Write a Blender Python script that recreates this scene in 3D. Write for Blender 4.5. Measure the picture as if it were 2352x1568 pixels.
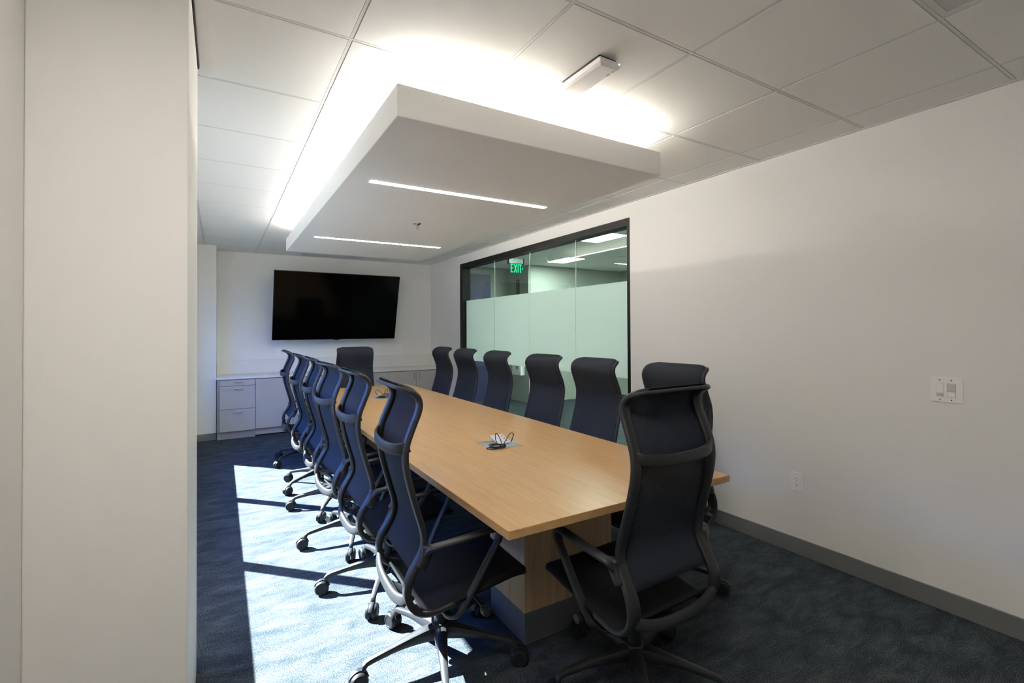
import bpy, math, random
from mathutils import Vector, Matrix

# ------------------------------------------------------------------ scene, camera, world, sun
for o in list(bpy.data.objects):
    bpy.data.objects.remove(o, do_unlink=True)
SC = bpy.context.scene
COL = SC.collection
random.seed(7)

CH, XR, YB, XL = 2.552, 3.128, 7.92, -0.451      # ceiling height, right wall, TV wall, left wall
CAMZ = 1.4262

cam_d = bpy.data.cameras.new('camera')
cam_d.sensor_width = 36.0
cam_d.sensor_fit = 'HORIZONTAL'
cam_d.lens = 1111.46 * 36.0 / 2352.0
cam_d.shift_y = -39.93 / 2352.0
cam_d.clip_start = 0.05
cam = bpy.data.objects.new('camera', cam_d)
COL.objects.link(cam)
yaw, pit, rol = 0.54209, 0.01091, -0.0053
F = Vector((math.sin(yaw) * math.cos(pit), math.cos(yaw) * math.cos(pit), math.sin(pit)))
R0 = Vector((math.cos(yaw), -math.sin(yaw), 0))
U0 = R0.cross(F)
R1 = R0 * math.cos(rol) + U0 * math.sin(rol)
U1 = U0 * math.cos(rol) - R0 * math.sin(rol)
M = Matrix(((R1.x, U1.x, -F.x, 0), (R1.y, U1.y, -F.y, 0), (R1.z, U1.z, -F.z, CAMZ), (0, 0, 0, 1)))
cam.matrix_world = M
SC.camera = cam

world = bpy.data.worlds.new('world')
SC.world = world
world.use_nodes = True
bg = world.node_tree.nodes['Background']
bg.inputs['Color'].default_value = (0.08, 0.25, 1.0, 1)
bg.inputs['Strength'].default_value = 5.5

sun_d = bpy.data.lights.new('sun', 'SUN')
sun_d.energy = 46.0
sun_d.color = (0.96, 0.98, 1.0)
sun_d.angle = math.radians(0.55)
sun = bpy.data.objects.new('sun', sun_d)
COL.objects.link(sun)
sun_dir = Vector((0.70, -0.715, -math.tan(math.radians(42.0))))
sun.rotation_euler = sun_dir.to_track_quat('-Z', 'Y').to_euler()
sun.location = (-4, 8, 6)

SC.view_settings.view_transform = 'Standard'
SC.view_settings.look = 'None'
SC.view_settings.gamma = 1.0
SC.view_settings.use_curve_mapping = False
SC.view_settings.exposure = 1.0
SC.cycles.use_denoising = True
SC.cycles.max_bounces = 10
SC.cycles.diffuse_bounces = 6
SC.cycles.transparent_max_bounces = 24
SC.cycles.sample_clamp_indirect = 8.0
SC.cycles.caustics_reflective = False
SC.cycles.caustics_refractive = False

COVE = 63.0      # strength of the cove LED tape on top of the canopy
BAR = 36.0       # strength of the two LED bars
ROOM_FILL = 12.0      # strength of the added fill light behind the camera
TROFFER = 47.0    # strength of the corridor lights


# ------------------------------------------------------------------ materials
def new_mat(name):
    m = bpy.data.materials.new(name)
    m.use_nodes = True
    return m, m.node_tree, m.node_tree.nodes, m.node_tree.links, m.node_tree.nodes['Principled BSDF']


def plain(name, col, rough=0.5, metal=0.0, bump=0.0, bscale=200.0, spec=0.5, coat=0.0):
    m, nt, N, L, P = new_mat(name)
    P.inputs['Base Color'].default_value = (*col, 1)
    P.inputs['Roughness'].default_value = rough
    P.inputs['Metallic'].default_value = metal
    P.inputs['Specular IOR Level'].default_value = spec
    P.inputs['Coat Weight'].default_value = coat
    if bump:
        tc = N.new('ShaderNodeTexCoord')
        nz = N.new('ShaderNodeTexNoise')
        nz.inputs['Scale'].default_value = bscale
        nz.inputs['Detail'].default_value = 4
        b = N.new('ShaderNodeBump')
        b.inputs['Strength'].default_value = bump
        b.inputs['Distance'].default_value = 0.002
        L.new(tc.outputs['Object'], nz.inputs['Vector'])
        L.new(nz.outputs['Fac'], b.inputs['Height'])
        L.new(b.outputs['Normal'], P.inputs['Normal'])
    return m


def emit(name, col, strength):
    m = bpy.data.materials.new(name)
    m.use_nodes = True
    nt = m.node_tree
    nt.nodes.clear()
    e = nt.nodes.new('ShaderNodeEmission')
    e.inputs['Color'].default_value = (*col, 1)
    e.inputs['Strength'].default_value = strength
    o = nt.nodes.new('ShaderNodeOutputMaterial')
    nt.links.new(e.outputs[0], o.inputs[0])
    return m


def pane_glass(name, tint, refl=1.0):
    """thin architectural glass: clear with a fresnel mirror on top"""
    m = bpy.data.materials.new(name)
    m.use_nodes = True
    nt = m.node_tree
    N, L = nt.nodes, nt.links
    N.clear()
    tr = N.new('ShaderNodeBsdfTransparent')
    tr.inputs['Color'].default_value = (*tint, 1)
    gl = N.new('ShaderNodeBsdfGlossy')
    gl.inputs['Roughness'].default_value = 0.0
    gl.inputs['Color'].default_value = (refl, refl, refl, 1)
    lw = N.new('ShaderNodeLayerWeight')
    lw.inputs['Blend'].default_value = 0.5
    pw = N.new('ShaderNodeMath')
    pw.operation = 'POWER'
    pw.inputs[1].default_value = 5.0
    L.new(lw.outputs['Facing'], pw.inputs[0])
    fr = N.new('ShaderNodeMath')
    fr.operation = 'MULTIPLY_ADD'
    fr.inputs[1].default_value = 0.9
    fr.inputs[2].default_value = 0.035
    L.new(pw.outputs[0], fr.inputs[0])
    mx = N.new('ShaderNodeMixShader')
    o = N.new('ShaderNodeOutputMaterial')
    L.new(fr.outputs[0], mx.inputs[0])
    L.new(tr.outputs[0], mx.inputs[1])
    L.new(gl.outputs[0], mx.inputs[2])
    L.new(mx.outputs[0], o.inputs[0])
    return m


def frosted(name):
    m = bpy.data.materials.new(name)
    m.use_nodes = True
    nt = m.node_tree
    N, L = nt.nodes, nt.links
    N.clear()
    tl = N.new('ShaderNodeBsdfTranslucent')
    tl.inputs['Color'].default_value = (0.88, 0.94, 0.915, 1)
    df = N.new('ShaderNodeBsdfDiffuse')
    df.inputs['Color'].default_value = (0.78, 0.84, 0.82, 1)
    mx = N.new('ShaderNodeMixShader')
    mx.inputs[0].default_value = 0.42
    o = N.new('ShaderNodeOutputMaterial')
    L.new(tl.outputs[0], mx.inputs[1])
    L.new(df.outputs[0], mx.inputs[2])
    L.new(mx.outputs[0], o.inputs[0])
    return m


def mesh_fabric(name, col, see):
    m, nt, N, L, P = new_mat(name)
    P.inputs['Base Color'].default_value = (*col, 1)
    P.inputs['Roughness'].default_value = 0.75
    P.inputs['Specular IOR Level'].default_value = 0.12
    P.inputs['Sheen Weight'].default_value = 0.0
    tr = N.new('ShaderNodeBsdfTransparent')
    mx = N.new('ShaderNodeMixShader')
    tc = N.new('ShaderNodeTexCoord')
    ck = N.new('ShaderNodeTexNoise')
    ck.inputs['Scale'].default_value = 700
    rg = N.new('ShaderNodeMapRange')
    rg.inputs['From Min'].default_value = 0.35
    rg.inputs['From Max'].default_value = 0.65
    rg.inputs['To Min'].default_value = see * 0.3
    rg.inputs['To Max'].default_value = see * 1.7
    L.new(tc.outputs['Object'], ck.inputs['Vector'])
    L.new(ck.outputs['Fac'], rg.inputs['Value'])
    L.new(rg.outputs[0], mx.inputs[0])
    L.new(P.outputs[0], mx.inputs[1])
    L.new(tr.outputs[0], mx.inputs[2])
    L.new(mx.outputs[0], N['Material Output'].inputs[0])
    return m


def carpet_mat():
    m, nt, N, L, P = new_mat('carpet')
    P.inputs['Roughness'].default_value = 0.95
    P.inputs['Specular IOR Level'].default_value = 0.1
    tc = N.new('ShaderNodeTexCoord')
    # broad streaky patches
    mp = N.new('ShaderNodeMapping')
    mp.inputs['Scale'].default_value = (2.6, 6.5, 1.0)
    mp.inputs['Rotation'].default_value = (0, 0, 0.12)
    big = N.new('ShaderNodeTexNoise')
    big.inputs['Scale'].default_value = 1.7
    big.inputs['Detail'].default_value = 7
    big.inputs['Roughness'].default_value = 0.74
    big.inputs['Distortion'].default_value = 0.4
    L.new(tc.outputs['Object'], mp.inputs['Vector'])
    L.new(mp.outputs[0], big.inputs['Vector'])
    r1 = N.new('ShaderNodeMapRange')
    r1.inputs['From Min'].default_value = 0.36
    r1.inputs['From Max'].default_value = 0.70
    L.new(big.outputs['Fac'], r1.inputs['Value'])
    # loop pile flecks
    mp2 = N.new('ShaderNodeMapping')
    mp2.inputs['Scale'].default_value = (1.0, 1.6, 1.0)
    fl = N.new('ShaderNodeTexNoise')
    fl.inputs['Scale'].default_value = 170
    fl.inputs['Detail'].default_value = 2
    L.new(tc.outputs['Object'], mp2.inputs['Vector'])
    L.new(mp2.outputs[0], fl.inputs['Vector'])
    r2 = N.new('ShaderNodeMapRange')
    r2.inputs['From Min'].default_value = 0.40
    r2.inputs['From Max'].default_value = 0.66
    L.new(fl.outputs['Fac'], r2.inputs['Value'])
    mul = N.new('ShaderNodeMath')
    mul.operation = 'MULTIPLY_ADD'
    mul.inputs[1].default_value = 0.66
    L.new(r2.outputs[0], mul.inputs[0])
    half = N.new('ShaderNodeMath')
    half.operation = 'MULTIPLY'
    half.inputs[1].default_value = 0.50
    L.new(r1.outputs[0], half.inputs[0])
    L.new(half.outputs[0], mul.inputs[2])
    cr = N.new('ShaderNodeValToRGB')
    e = cr.color_ramp.elements
    e[0].position = 0.0
    e[0].color = (0.014, 0.020, 0.026, 1)
    e[1].position = 1.0
    e[1].color = (0.118, 0.133, 0.146, 1)
    k = cr.color_ramp.elements.new(0.45)
    k.color = (0.036, 0.046, 0.054, 1)
    L.new(mul.outputs[0], cr.inputs[0])
    L.new(cr.outputs[0], P.inputs['Base Color'])
    b = N.new('ShaderNodeBump')
    b.inputs['Strength'].default_value = 0.6
    b.inputs['Distance'].default_value = 0.004
    L.new(fl.outputs['Fac'], b.inputs['Height'])
    L.new(b.outputs[0], P.inputs['Normal'])
    return m


def wood_mat(name, dark, light, axis, rough=0.36, coat=0.25):
    """straight-grained laminate, grain along axis 1 (y) or 2 (z)"""
    m, nt, N, L, P = new_mat(name)
    P.inputs['Roughness'].default_value = rough
    P.inputs['Coat Weight'].default_value = coat
    P.inputs['Coat Roughness'].default_value = 0.25
    tc = N.new('ShaderNodeTexCoord')
    mp = N.new('ShaderNodeMapping')
    s = [14.0, 14.0, 14.0]
    s[axis] = 0.8
    mp.inputs['Scale'].default_value = s
    n1 = N.new('ShaderNodeTexNoise')
    n1.inputs['Scale'].default_value = 3.0
    n1.inputs['Detail'].default_value = 8
    n1.inputs['Roughness'].default_value = 0.6
    n1.inputs['Distortion'].default_value = 0.5
    L.new(tc.outputs['Object'], mp.inputs['Vector'])
    L.new(mp.outputs[0], n1.inputs['Vector'])
    mp2 = N.new('ShaderNodeMapping')
    s2 = [120.0, 120.0, 120.0]
    s2[axis] = 5.0
    mp2.inputs['Scale'].default_value = s2
    n2 = N.new('ShaderNodeTexNoise')
    n2.inputs['Scale'].default_value = 3.0
    n2.inputs['Detail'].default_value = 3
    L.new(tc.outputs['Object'], mp2.inputs['Vector'])
    L.new(mp2.outputs[0], n2.inputs['Vector'])
    ad = N.new('ShaderNodeMath')
    ad.operation = 'MULTIPLY_ADD'
    ad.inputs[1].default_value = 0.45
    L.new(n2.outputs['Fac'], ad.inputs[0])
    L.new(n1.outputs['Fac'], ad.inputs[2])
    rg = N.new('ShaderNodeMapRange')
    rg.inputs['From Min'].default_value = 0.45
    rg.inputs['From Max'].default_value = 1.0
    L.new(ad.outputs[0], rg.inputs['Value'])
    cr = N.new('ShaderNodeValToRGB')
    cr.color_ramp.elements[0].color = (*dark, 1)
    cr.color_ramp.elements[1].color = (*light, 1)
    L.new(rg.outputs[0], cr.inputs[0])
    L.new(cr.outputs[0], P.inputs['Base Color'])
    return m


def marble_mat():
    m, nt, N, L, P = new_mat('quartz')
    P.inputs['Roughness'].default_value = 0.3
    tc = N.new('ShaderNodeTexCoord')
    wv = N.new('ShaderNodeTexNoise')
    wv.inputs['Scale'].default_value = 3.2
    wv.inputs['Detail'].default_value = 3
    wv.inputs['Distortion'].default_value = 1.6
    sb = N.new('ShaderNodeMath')
    sb.operation = 'SUBTRACT'
    sb.inputs[1].default_value = 0.5
    ab = N.new('ShaderNodeMath')
    ab.operation = 'ABSOLUTE'
    L.new(tc.outputs['Object'], wv.inputs['Vector'])
    L.new(wv.outputs['Fac'], sb.inputs[0])
    L.new(sb.outputs[0], ab.inputs[0])
    cr = N.new('ShaderNodeValToRGB')
    cr.color_ramp.elements[0].color = (0.72, 0.67, 0.62, 1)
    cr.color_ramp.elements[1].position = 0.007
    cr.color_ramp.elements[1].color = (0.80, 0.77, 0.73, 1)
    L.new(ab.outputs[0], cr.inputs[0])
    L.new(cr.outputs[0], P.inputs['Base Color'])
    return m


def perforated_mat():
    m, nt, N, L, P = new_mat('perforated')
    P.inputs['Roughness'].default_value = 0.5
    tc = N.new('ShaderNodeTexCoord')
    vo = N.new('ShaderNodeTexVoronoi')
    vo.inputs['Scale'].default_value = 125
    vo.inputs['Randomness'].default_value = 0.0
    L.new(tc.outputs['Object'], vo.inputs['Vector'])
    cr = N.new('ShaderNodeValToRGB')
    cr.color_ramp.interpolation = 'CONSTANT'
    cr.color_ramp.elements[0].color = (0.10, 0.11, 0.11, 1)
    cr.color_ramp.elements[1].position = 0.36
    cr.color_ramp.elements[1].color = (0.62, 0.63, 0.61, 1)
    L.new(vo.outputs['Distance'], cr.inputs[0])
    L.new(cr.outputs[0], P.inputs['Base Color'])
    return m


MT = dict(
    wall=plain('wall_paint', (0.855, 0.84, 0.81), 0.62, bump=0.12, bscale=260),
    canopy=plain('canopy_paint', (0.88, 0.865, 0.84), 0.6, bump=0.05, bscale=260),
    tile=plain('ceiling_tile', (0.86, 0.855, 0.83), 0.85, bump=0.35, bscale=420),
    tee=plain('ceiling_tee', (0.70, 0.70, 0.68), 0.5),
    plenum=plain('plenum', (0.12, 0.12, 0.12), 0.9),
    perforated=perforated_mat(),
    carpet=carpet_mat(),
    baseboard=plain('baseboard_vinyl', (0.165, 0.17, 0.172), 0.5),
    wood=wood_mat('maple_top', (0.46, 0.265, 0.105), (0.60, 0.365, 0.160), 1, rough=0.42, coat=0.10),
    wood_v=wood_mat('maple_panel', (0.36, 0.235, 0.13), (0.55, 0.39, 0.24), 2, rough=0.5, coat=0.1),
    plinth=plain('plinth_grey', (0.10, 0.105, 0.115), 0.5),
    cabinet=plain('cabinet_laminate', (0.50, 0.455, 0.40), 0.5, bump=0.03, bscale=400),
    cab_side=plain('cabinet_carcass', (0.34, 0.325, 0.30), 0.55),
    gap=plain('shadow_gap', (0.02, 0.02, 0.02), 0.8),
    quartz=marble_mat(),
    steel=plain('brushed_steel', (0.62, 0.62, 0.62), 0.25, 1.0),
    nickel=plain('nickel', (0.55, 0.52, 0.48), 0.2, 1.0),
    alum=plain('satin_aluminium', (0.62, 0.64, 0.66), 0.35, 0.8),
    black_frame=plain('black_aluminium', (0.005, 0.005, 0.0045), 0.45, spec=0.2),
    silicone=plain('clear_joint', (0.85, 0.90, 0.88), 0.15),
    glass=pane_glass('partition_glass', (0.80, 0.90, 0.85)),
    win_glass=pane_glass('window_glass', (0.93, 0.97, 0.97)),
    frost=frosted('frosted_film'),
    chair=plain('chair_plastic', (0.015, 0.016, 0.018), 0.45, bump=0.04, bscale=600),
    chair_base=plain('chair_base', (0.014, 0.015, 0.018), 0.48, bump=0.05, bscale=500),
    rubber=plain('caster_rubber', (0.013, 0.014, 0.017), 0.5, spec=0.3),
    mesh=mesh_fabric('chair_mesh', (0.027, 0.032, 0.043), 0.11),
    seat=mesh_fabric('seat_mesh', (0.013, 0.014, 0.016), 0.04),
    screen=plain('tv_screen', (0.0015, 0.0015, 0.0015), 0.12, spec=0.12),
    bezel=plain('tv_bezel', (0.008, 0.008, 0.008), 0.35),
    white_plastic=plain('white_plastic', (0.93, 0.895, 0.885), 0.35),
    slot=plain('dark_slot', (0.02, 0.02, 0.02), 0.6),
    grey_plastic=plain('grey_plastic', (0.60, 0.59, 0.58), 0.4),
    lid_grey=plain('lid_grey', (0.60, 0.60, 0.66), 0.4),
    dark_brown=plain('dark_bracket', (0.03, 0.024, 0.02), 0.5),
    cable=plain('black_cable', (0.012, 0.012, 0.013), 0.45),
    blue_plug=plain('blue_plug', (0.10, 0.12, 0.45), 0.4),
    navy=plain('navy_paint', (0.020, 0.024, 0.105), 0.45),
    navy_light=plain('navy_light', (0.16, 0.17, 0.30), 0.45),
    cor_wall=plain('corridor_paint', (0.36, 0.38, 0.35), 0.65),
    sign_red=plain('sign_red', (0.13, 0.022, 0.022), 0.5),
    sign_white=plain('sign_white', (0.60, 0.55, 0.52), 0.5),
    acrylic=pane_glass('clear_acrylic', (0.88, 0.96, 0.92)),
    brick=plain('brick', (0.22, 0.15, 0.11), 0.9),
    concrete=plain('concrete', (0.07, 0.075, 0.07), 0.9),
    cove=emit('cove_led', (1.0, 0.945, 0.865), COVE),
    bar=emit('led_bar', (1.0, 0.95, 0.89), BAR),
    added_fill_light=emit('added_fill_light', (1.0, 0.945, 0.87), ROOM_FILL),
    troffer=emit('troffer_light', (0.97, 1.0, 0.96), TROFFER),
    exit_green=emit('exit_green', (0.015, 1.0, 0.36), 1.05),
    led_green=emit('status_led', (0.5, 1.0, 0.7), 4.0),
)


# ------------------------------------------------------------------ mesh helpers
class MB:
    def __init__(self):
        self.v, self.f = [], []

    def add(self, vs, fs):
        b = len(self.v)
        self.v += [tuple(p) for p in vs]
        self.f += [tuple(b + i for i in q) for q in fs]
        return self

    def box(self, x0, x1, y0, y1, z0, z1):
        return self.add([(x0, y0, z0), (x1, y0, z0), (x1, y1, z0), (x0, y1, z0),
                         (x0, y0, z1), (x1, y0, z1), (x1, y1, z1), (x0, y1, z1)],
                        [(0, 3, 2, 1), (4, 5, 6, 7), (0, 1, 5, 4), (1, 2, 6, 5), (2, 3, 7, 6), (3, 0, 4, 7)])

    def sweep(self, pts, profs, side, closed=False):
        """rings along pts; profs[i] = list of (a along side, b along normal); side[i] = lateral vector"""
        n = len(pts)
        k = len(profs[0])
        vs = []
        P = [Vector(p) for p in pts]
        for i in range(n):
            if closed:
                t = P[(i + 1) % n] - P[i - 1]
            else:
                t = P[min(i + 1, n - 1)] - P[max(i - 1, 0)]
            t.normalize()
            s = Vector(side[i])
            s = s - t * s.dot(t)
            s.normalize()
            nn = t.cross(s)
            for a, b in profs[i]:
                vs.append(P[i] + s * a + nn * b)
        fs = []
        for i in range(n if closed else n - 1):
            j = (i + 1) % n
            for q in range(k):
                r = (q + 1) % k
                fs.append((i * k + q, i * k + r, j * k + r, j * k + q))
        if not closed:
            fs.append(tuple(range(k - 1, -1, -1)))
            fs.append(tuple((n - 1) * k + q for q in range(k)))
        return self.add(vs, fs)

    def tube(self, pts, r, k=8):
        """round tube along pts"""
        P = [Vector(p) for p in pts]
        sides = []
        for i in range(len(P)):
            t = (P[min(i + 1, len(P) - 1)] - P[max(i - 1, 0)]).normalized()
            ref = Vector((0, 0, 1)) if abs(t.z) < 0.9 else Vector((1, 0, 0))
            if sides:
                ref = sides[-1]
                s = ref - t * ref.dot(t)
            else:
                s = t.cross(ref)
            sides.append(s.normalized())
        rr = r if isinstance(r, (list, tuple)) else [r] * len(P)
        profs = [[(math.cos(2 * math.pi * q / k) * a, math.sin(2 * math.pi * q / k) * a) for q in range(k)] for a in rr]
        return self.sweep(P, profs, sides)

    def lathe(self, prof, seg=20, origin=(0, 0, 0), axis='z'):
        """prof: list of (r, h); closed at the ends where r = 0"""
        ox, oy, oz = origin
        vs, fs = [], []
        n = len(prof)
        for i in range(seg):
            a = 2 * math.pi * i / seg
            c, s = math.cos(a), math.sin(a)
            for r, h in prof:
                if axis == 'z':
                    vs.append((ox + r * c, oy + r * s, oz + h))
                elif axis == 'y':
                    vs.append((ox + r * c, oy + h, oz + r * s))
                else:
                    vs.append((ox + h, oy + r * c, oz + r * s))
        for i in range(seg):
            j = (i + 1) % seg
            for q in range(n - 1):
                fs.append((i * n + q, j * n + q, j * n + q + 1, i * n + q + 1))
        return self.add(vs, fs)

    def build(self, name, mat, parent=None, bevel=0.0, smooth=False, seg=2):
        me = bpy.data.meshes.new(name)
        me.from_pydata(self.v, [], self.f)
        me.update()
        import bmesh
        bm = bmesh.new()
        bm.from_mesh(me)
        bmesh.ops.remove_doubles(bm, verts=bm.verts, dist=1e-6)
        if bevel:
            es = [e for e in bm.edges if len(e.link_faces) == 2 and e.calc_face_angle(0) > 0.6]
            bmesh.ops.bevel(bm, geom=es, offset=bevel, segments=seg, profile=0.5, affect='EDGES')
        bmesh.ops.recalc_face_normals(bm, faces=bm.faces)
        bm.to_mesh(me)
        bm.free()
        if smooth:
            for p in me.polygons:
                p.use_smooth = True
            if smooth != 'all':
                try:
                    me.set_sharp_from_angle(angle=math.radians(38))
                except Exception:
                    pass
        me.materials.append(MT[mat] if isinstance(mat, str) else mat)
        o = bpy.data.objects.new(name, me)
        COL.objects.link(o)
        if parent is not None:
            o.parent = parent
        return o


def box(name, mat, x0, x1, y0, y1, z0, z1, parent=None, bevel=0.0):
    return MB().box(x0, x1, y0, y1, z0, z1).build(name, mat, parent, bevel)


def tag(o, label=None, cat=None, group=None, kind=None):
    if label:
        o['label'] = label
    if cat:
        o['category'] = cat
    if group:
        o['group'] = group
    if kind:
        o['kind'] = kind
    return o


def struct(o, label=None, cat=None):
    return tag(o, label, cat, kind='structure')


def thing(name, label, cat, loc=(0, 0, 0), rz=0.0, group=None):
    o = bpy.data.objects.new(name, None)
    o.empty_display_size = 0.1
    COL.objects.link(o)
    o.location = loc
    o.rotation_euler = (0, 0, rz)
    return tag(o, label, cat, group)


def copy_obj(o, parent=None):
    c = o.copy()
    COL.objects.link(c)
    c.parent = parent
    return c


def copy_tree(o, parent=None):
    c = copy_obj(o, parent)
    for ch in list(o.children):
        if ch is not c:
            copy_tree(ch, c)
    return c


def spline(pts, n):
    """Catmull-Rom through pts, n samples, evenly spaced by arc length"""
    P = [Vector(p) for p in pts]
    dense = []
    for i in range(len(P) - 1):
        p0 = P[i - 1] if i > 0 else P[i] * 2 - P[i + 1]
        p1, p2 = P[i], P[i + 1]
        p3 = P[i + 2] if i + 2 < len(P) else P[i + 1] * 2 - P[i]
        for q in range(12):
            t = q / 12
            dense.append(0.5 * ((2 * p1) + (p2 - p0) * t + (2 * p0 - 5 * p1 + 4 * p2 - p3) * t * t
                                + (3 * p1 - p0 - 3 * p2 + p3) * t ** 3))
    dense.append(P[-1])
    acc = [0.0]
    for a, b in zip(dense, dense[1:]):
        acc.append(acc[-1] + (b - a).length)
    out = []
    j = 0
    for i in range(n):
        d = acc[-1] * i / (n - 1)
        while j < len(acc) - 2 and acc[j + 1] < d:
            j += 1
        w = (d - acc[j]) / max(acc[j + 1] - acc[j], 1e-9)
        out.append(dense[j].lerp(dense[j + 1], min(max(w, 0), 1)))
    return out


def rrect(w, h, r=0.3, n=3):
    """rounded rectangle profile, w along side, h along normal"""
    rad = min(w, h) * r
    out = []
    for cx, cy, a0 in ((w / 2 - rad, h / 2 - rad, 0), (-w / 2 + rad, h / 2 - rad, 90),
                       (-w / 2 + rad, -h / 2 + rad, 180), (w / 2 - rad, -h / 2 + rad, 270)):
        for q in range(n):
            a = math.radians(a0 + 90 * q / (n - 1))
            out.append((cx + rad * math.cos(a), cy + rad * math.sin(a)))
    return out


# ------------------------------------------------------------------ the room
YF = -1.7                                     # wall behind the camera
WY0, WY1, WZ0, WZ1 = 2.50, 6.68, 0.735, 1.95  # window opening in the left wall
GY0, GY1, GZ1 = 3.15, 6.715, 2.42             # glass partition opening

struct(box('floor', 'carpet', XL - 0.12, 7.6, YF - 0.1, 8.8, -0.12, 0.0),
       'dark blue mottled loop carpet floor', 'floor')
w = MB()
w.box(XR, XR + 0.12, YF, GY0, 0, 2.72)
w.box(XR, XR + 0.12, GY1, 8.6, 0, 2.72)
w.box(XR, XR + 0.12, GY0, GY1, GZ1, 2.72)
struct(w.build('wall_right', 'wall'), 'long white wall beside the table', 'wall')
struct(box('wall_back', 'wall', XL - 0.11, XR, YB, YB + 0.12, 0, 2.72), 'white wall carrying the television', 'wall')
w = MB()
XO = XL - 0.11
w.box(XO, XL, YF, WY0, 0, 2.72)
w.box(XO, XL, WY1, YB, 0, 2.72)
w.box(XO, XL, WY0, WY1, 0, WZ0)
w.box(XO, XL, WY0, WY1, WZ1, 2.72)
struct(w.build('wall_left', 'wall'), 'white window wall', 'wall')
struct(box('wall_front', 'wall', XL - 0.11, XR + 0.12, YF - 0.12, YF, 0, 2.72), 'white wall opposite the television', 'wall')
struct(MB().box(XL, -0.085, 1.774, 2.44, 0, CH - 0.012).build('wall_pier', 'wall', None, 0.004),
       'broad white pier projecting beside the windows', 'wall')
struct(MB().box(XL, -0.047, 7.45, YB, 0, CH).build('wall_column', 'wall', None, 0.004),
       'narrow white column beside the counter', 'wall')

# baseboards
struct(box('baseboard_right', 'baseboard', XR - 0.012, XR, YF, GY0 - 0.01, 0, 0.101, None, 0.003))
struct(box('baseboard_back', 'baseboard', XR - 0.012, XR, GY1 + 0.01, 7.38, 0, 0.101, None, 0.003))
struct(box('baseboard_column', 'baseboard', XL, -0.044, 7.438, 7.45, 0, 0.09, None, 0.003))

# ceiling: slab, tees and lay-in tiles
G0X, G0Y, GS = 0.4319, 1.3042, 0.6096


def grid_lines(lo, hi, g0):
    k0 = math.ceil((lo - g0) / GS)
    return [g0 + GS * k for k in range(k0, int(math.floor((hi - g0) / GS)) + 1)]


tile_cache = {}


def lay_ceiling(parent, x0, x1, y0, y1, z, skip=()):
    """tiles (bevelled lower edge) between the tees, plus the tees themselves"""
    xs = [x0] + [g for g in grid_lines(x0 + 0.03, x1 - 0.03, G0X)] + [x1]
    ys = [y0] + [g for g in grid_lines(y0 + 0.03, y1 - 0.03, G0Y)] + [y1]
    T = 0.0085
    for a, b in zip(xs, xs[1:]):
        for c, d in zip(ys, ys[1:]):
            if any(abs((a + b) / 2 - sx) < 0.1 and abs((c + d) / 2 - sy) < 0.1 for sx, sy in skip):
                continue
            wx, wy = round(b - a - 2 * T, 3), round(d - c - 2 * T, 3)
            key = (wx, wy)
            if key not in tile_cache:
                hx, hy, e = wx / 2, wy / 2, 0.0012
                m = MB().add([(-hx, -hy, 0.012), (hx, -hy, 0.012), (hx, hy, 0.012), (-hx, hy, 0.012),
                              (-hx, -hy, 0.001), (hx, -hy, 0.001), (hx, hy, 0.001), (-hx, hy, 0.001),
                              (-hx + e, -hy + e, 0.0), (hx - e, -hy + e, 0.0), (hx - e, hy - e, 0.0), (-hx + e, hy - e, 0.0)],
                             [(0, 1, 2, 3), (0, 4, 5, 1), (1, 5, 6, 2), (2, 6, 7, 3), (3, 7, 4, 0),
                              (4, 8, 9, 5), (5, 9, 10, 6), (6, 10, 11, 7), (7, 11, 8, 4), (8, 11, 10, 9)])
                o = m.build('ceiling_tile', 'tile', parent)
                tile_cache[key] = o
            else:
                o = copy_obj(tile_cache[key], parent)
            o.parent = parent
            o.location = ((a + b) / 2, (c + d) / 2, z)
    for y in ys[1:-1]:
        o = box('ceiling_tee', 'tee', x0, x1, y - 0.0062, y + 0.0062, z + 0.0008, z + 0.012, parent)
    for x in xs[1:-1]:
        o = box('ceiling_tee', 'tee', x - 0.0062, x + 0.0062, y0, y1, z + 0.0014, z + 0.0118, parent)


ceil_main = struct(box('ceiling', 'plenum', XL, XR, YF, YB, CH + 0.0125, CH + 0.16),
                   'white suspended ceiling of square lay-in tiles', 'ceiling')
VENT = (G0X + 2.5 * GS, G0Y - 1.5 * GS)
RL = (G0X - 0.5 * GS, G0Y - 1.5 * GS)          # ceiling cell of the added, unseen fill light
lay_ceiling(ceil_main, XL, XR, YF, YB, CH, skip=(VENT, RL))
struct(box('trim_1', 'tee', XR - 0.022, XR, YF, YB, CH - 0.003, CH + 0.004))
struct(box('trim_2', 'tee', XL, XR, YB - 0.022, YB, CH - 0.003, CH + 0.004))
# thin gypsum strip above the pier, with a dark strip painting the shadow gap beside it
struct(box('trim_3', 'wall', -0.078, -0.032, 1.35, 2.512, CH - 0.004, CH + 0.002))
struct(box('shadow_strip', 'gap', -0.0865, -0.080, 1.4, 2.44, CH - 0.012, CH + 0.001))

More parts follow.
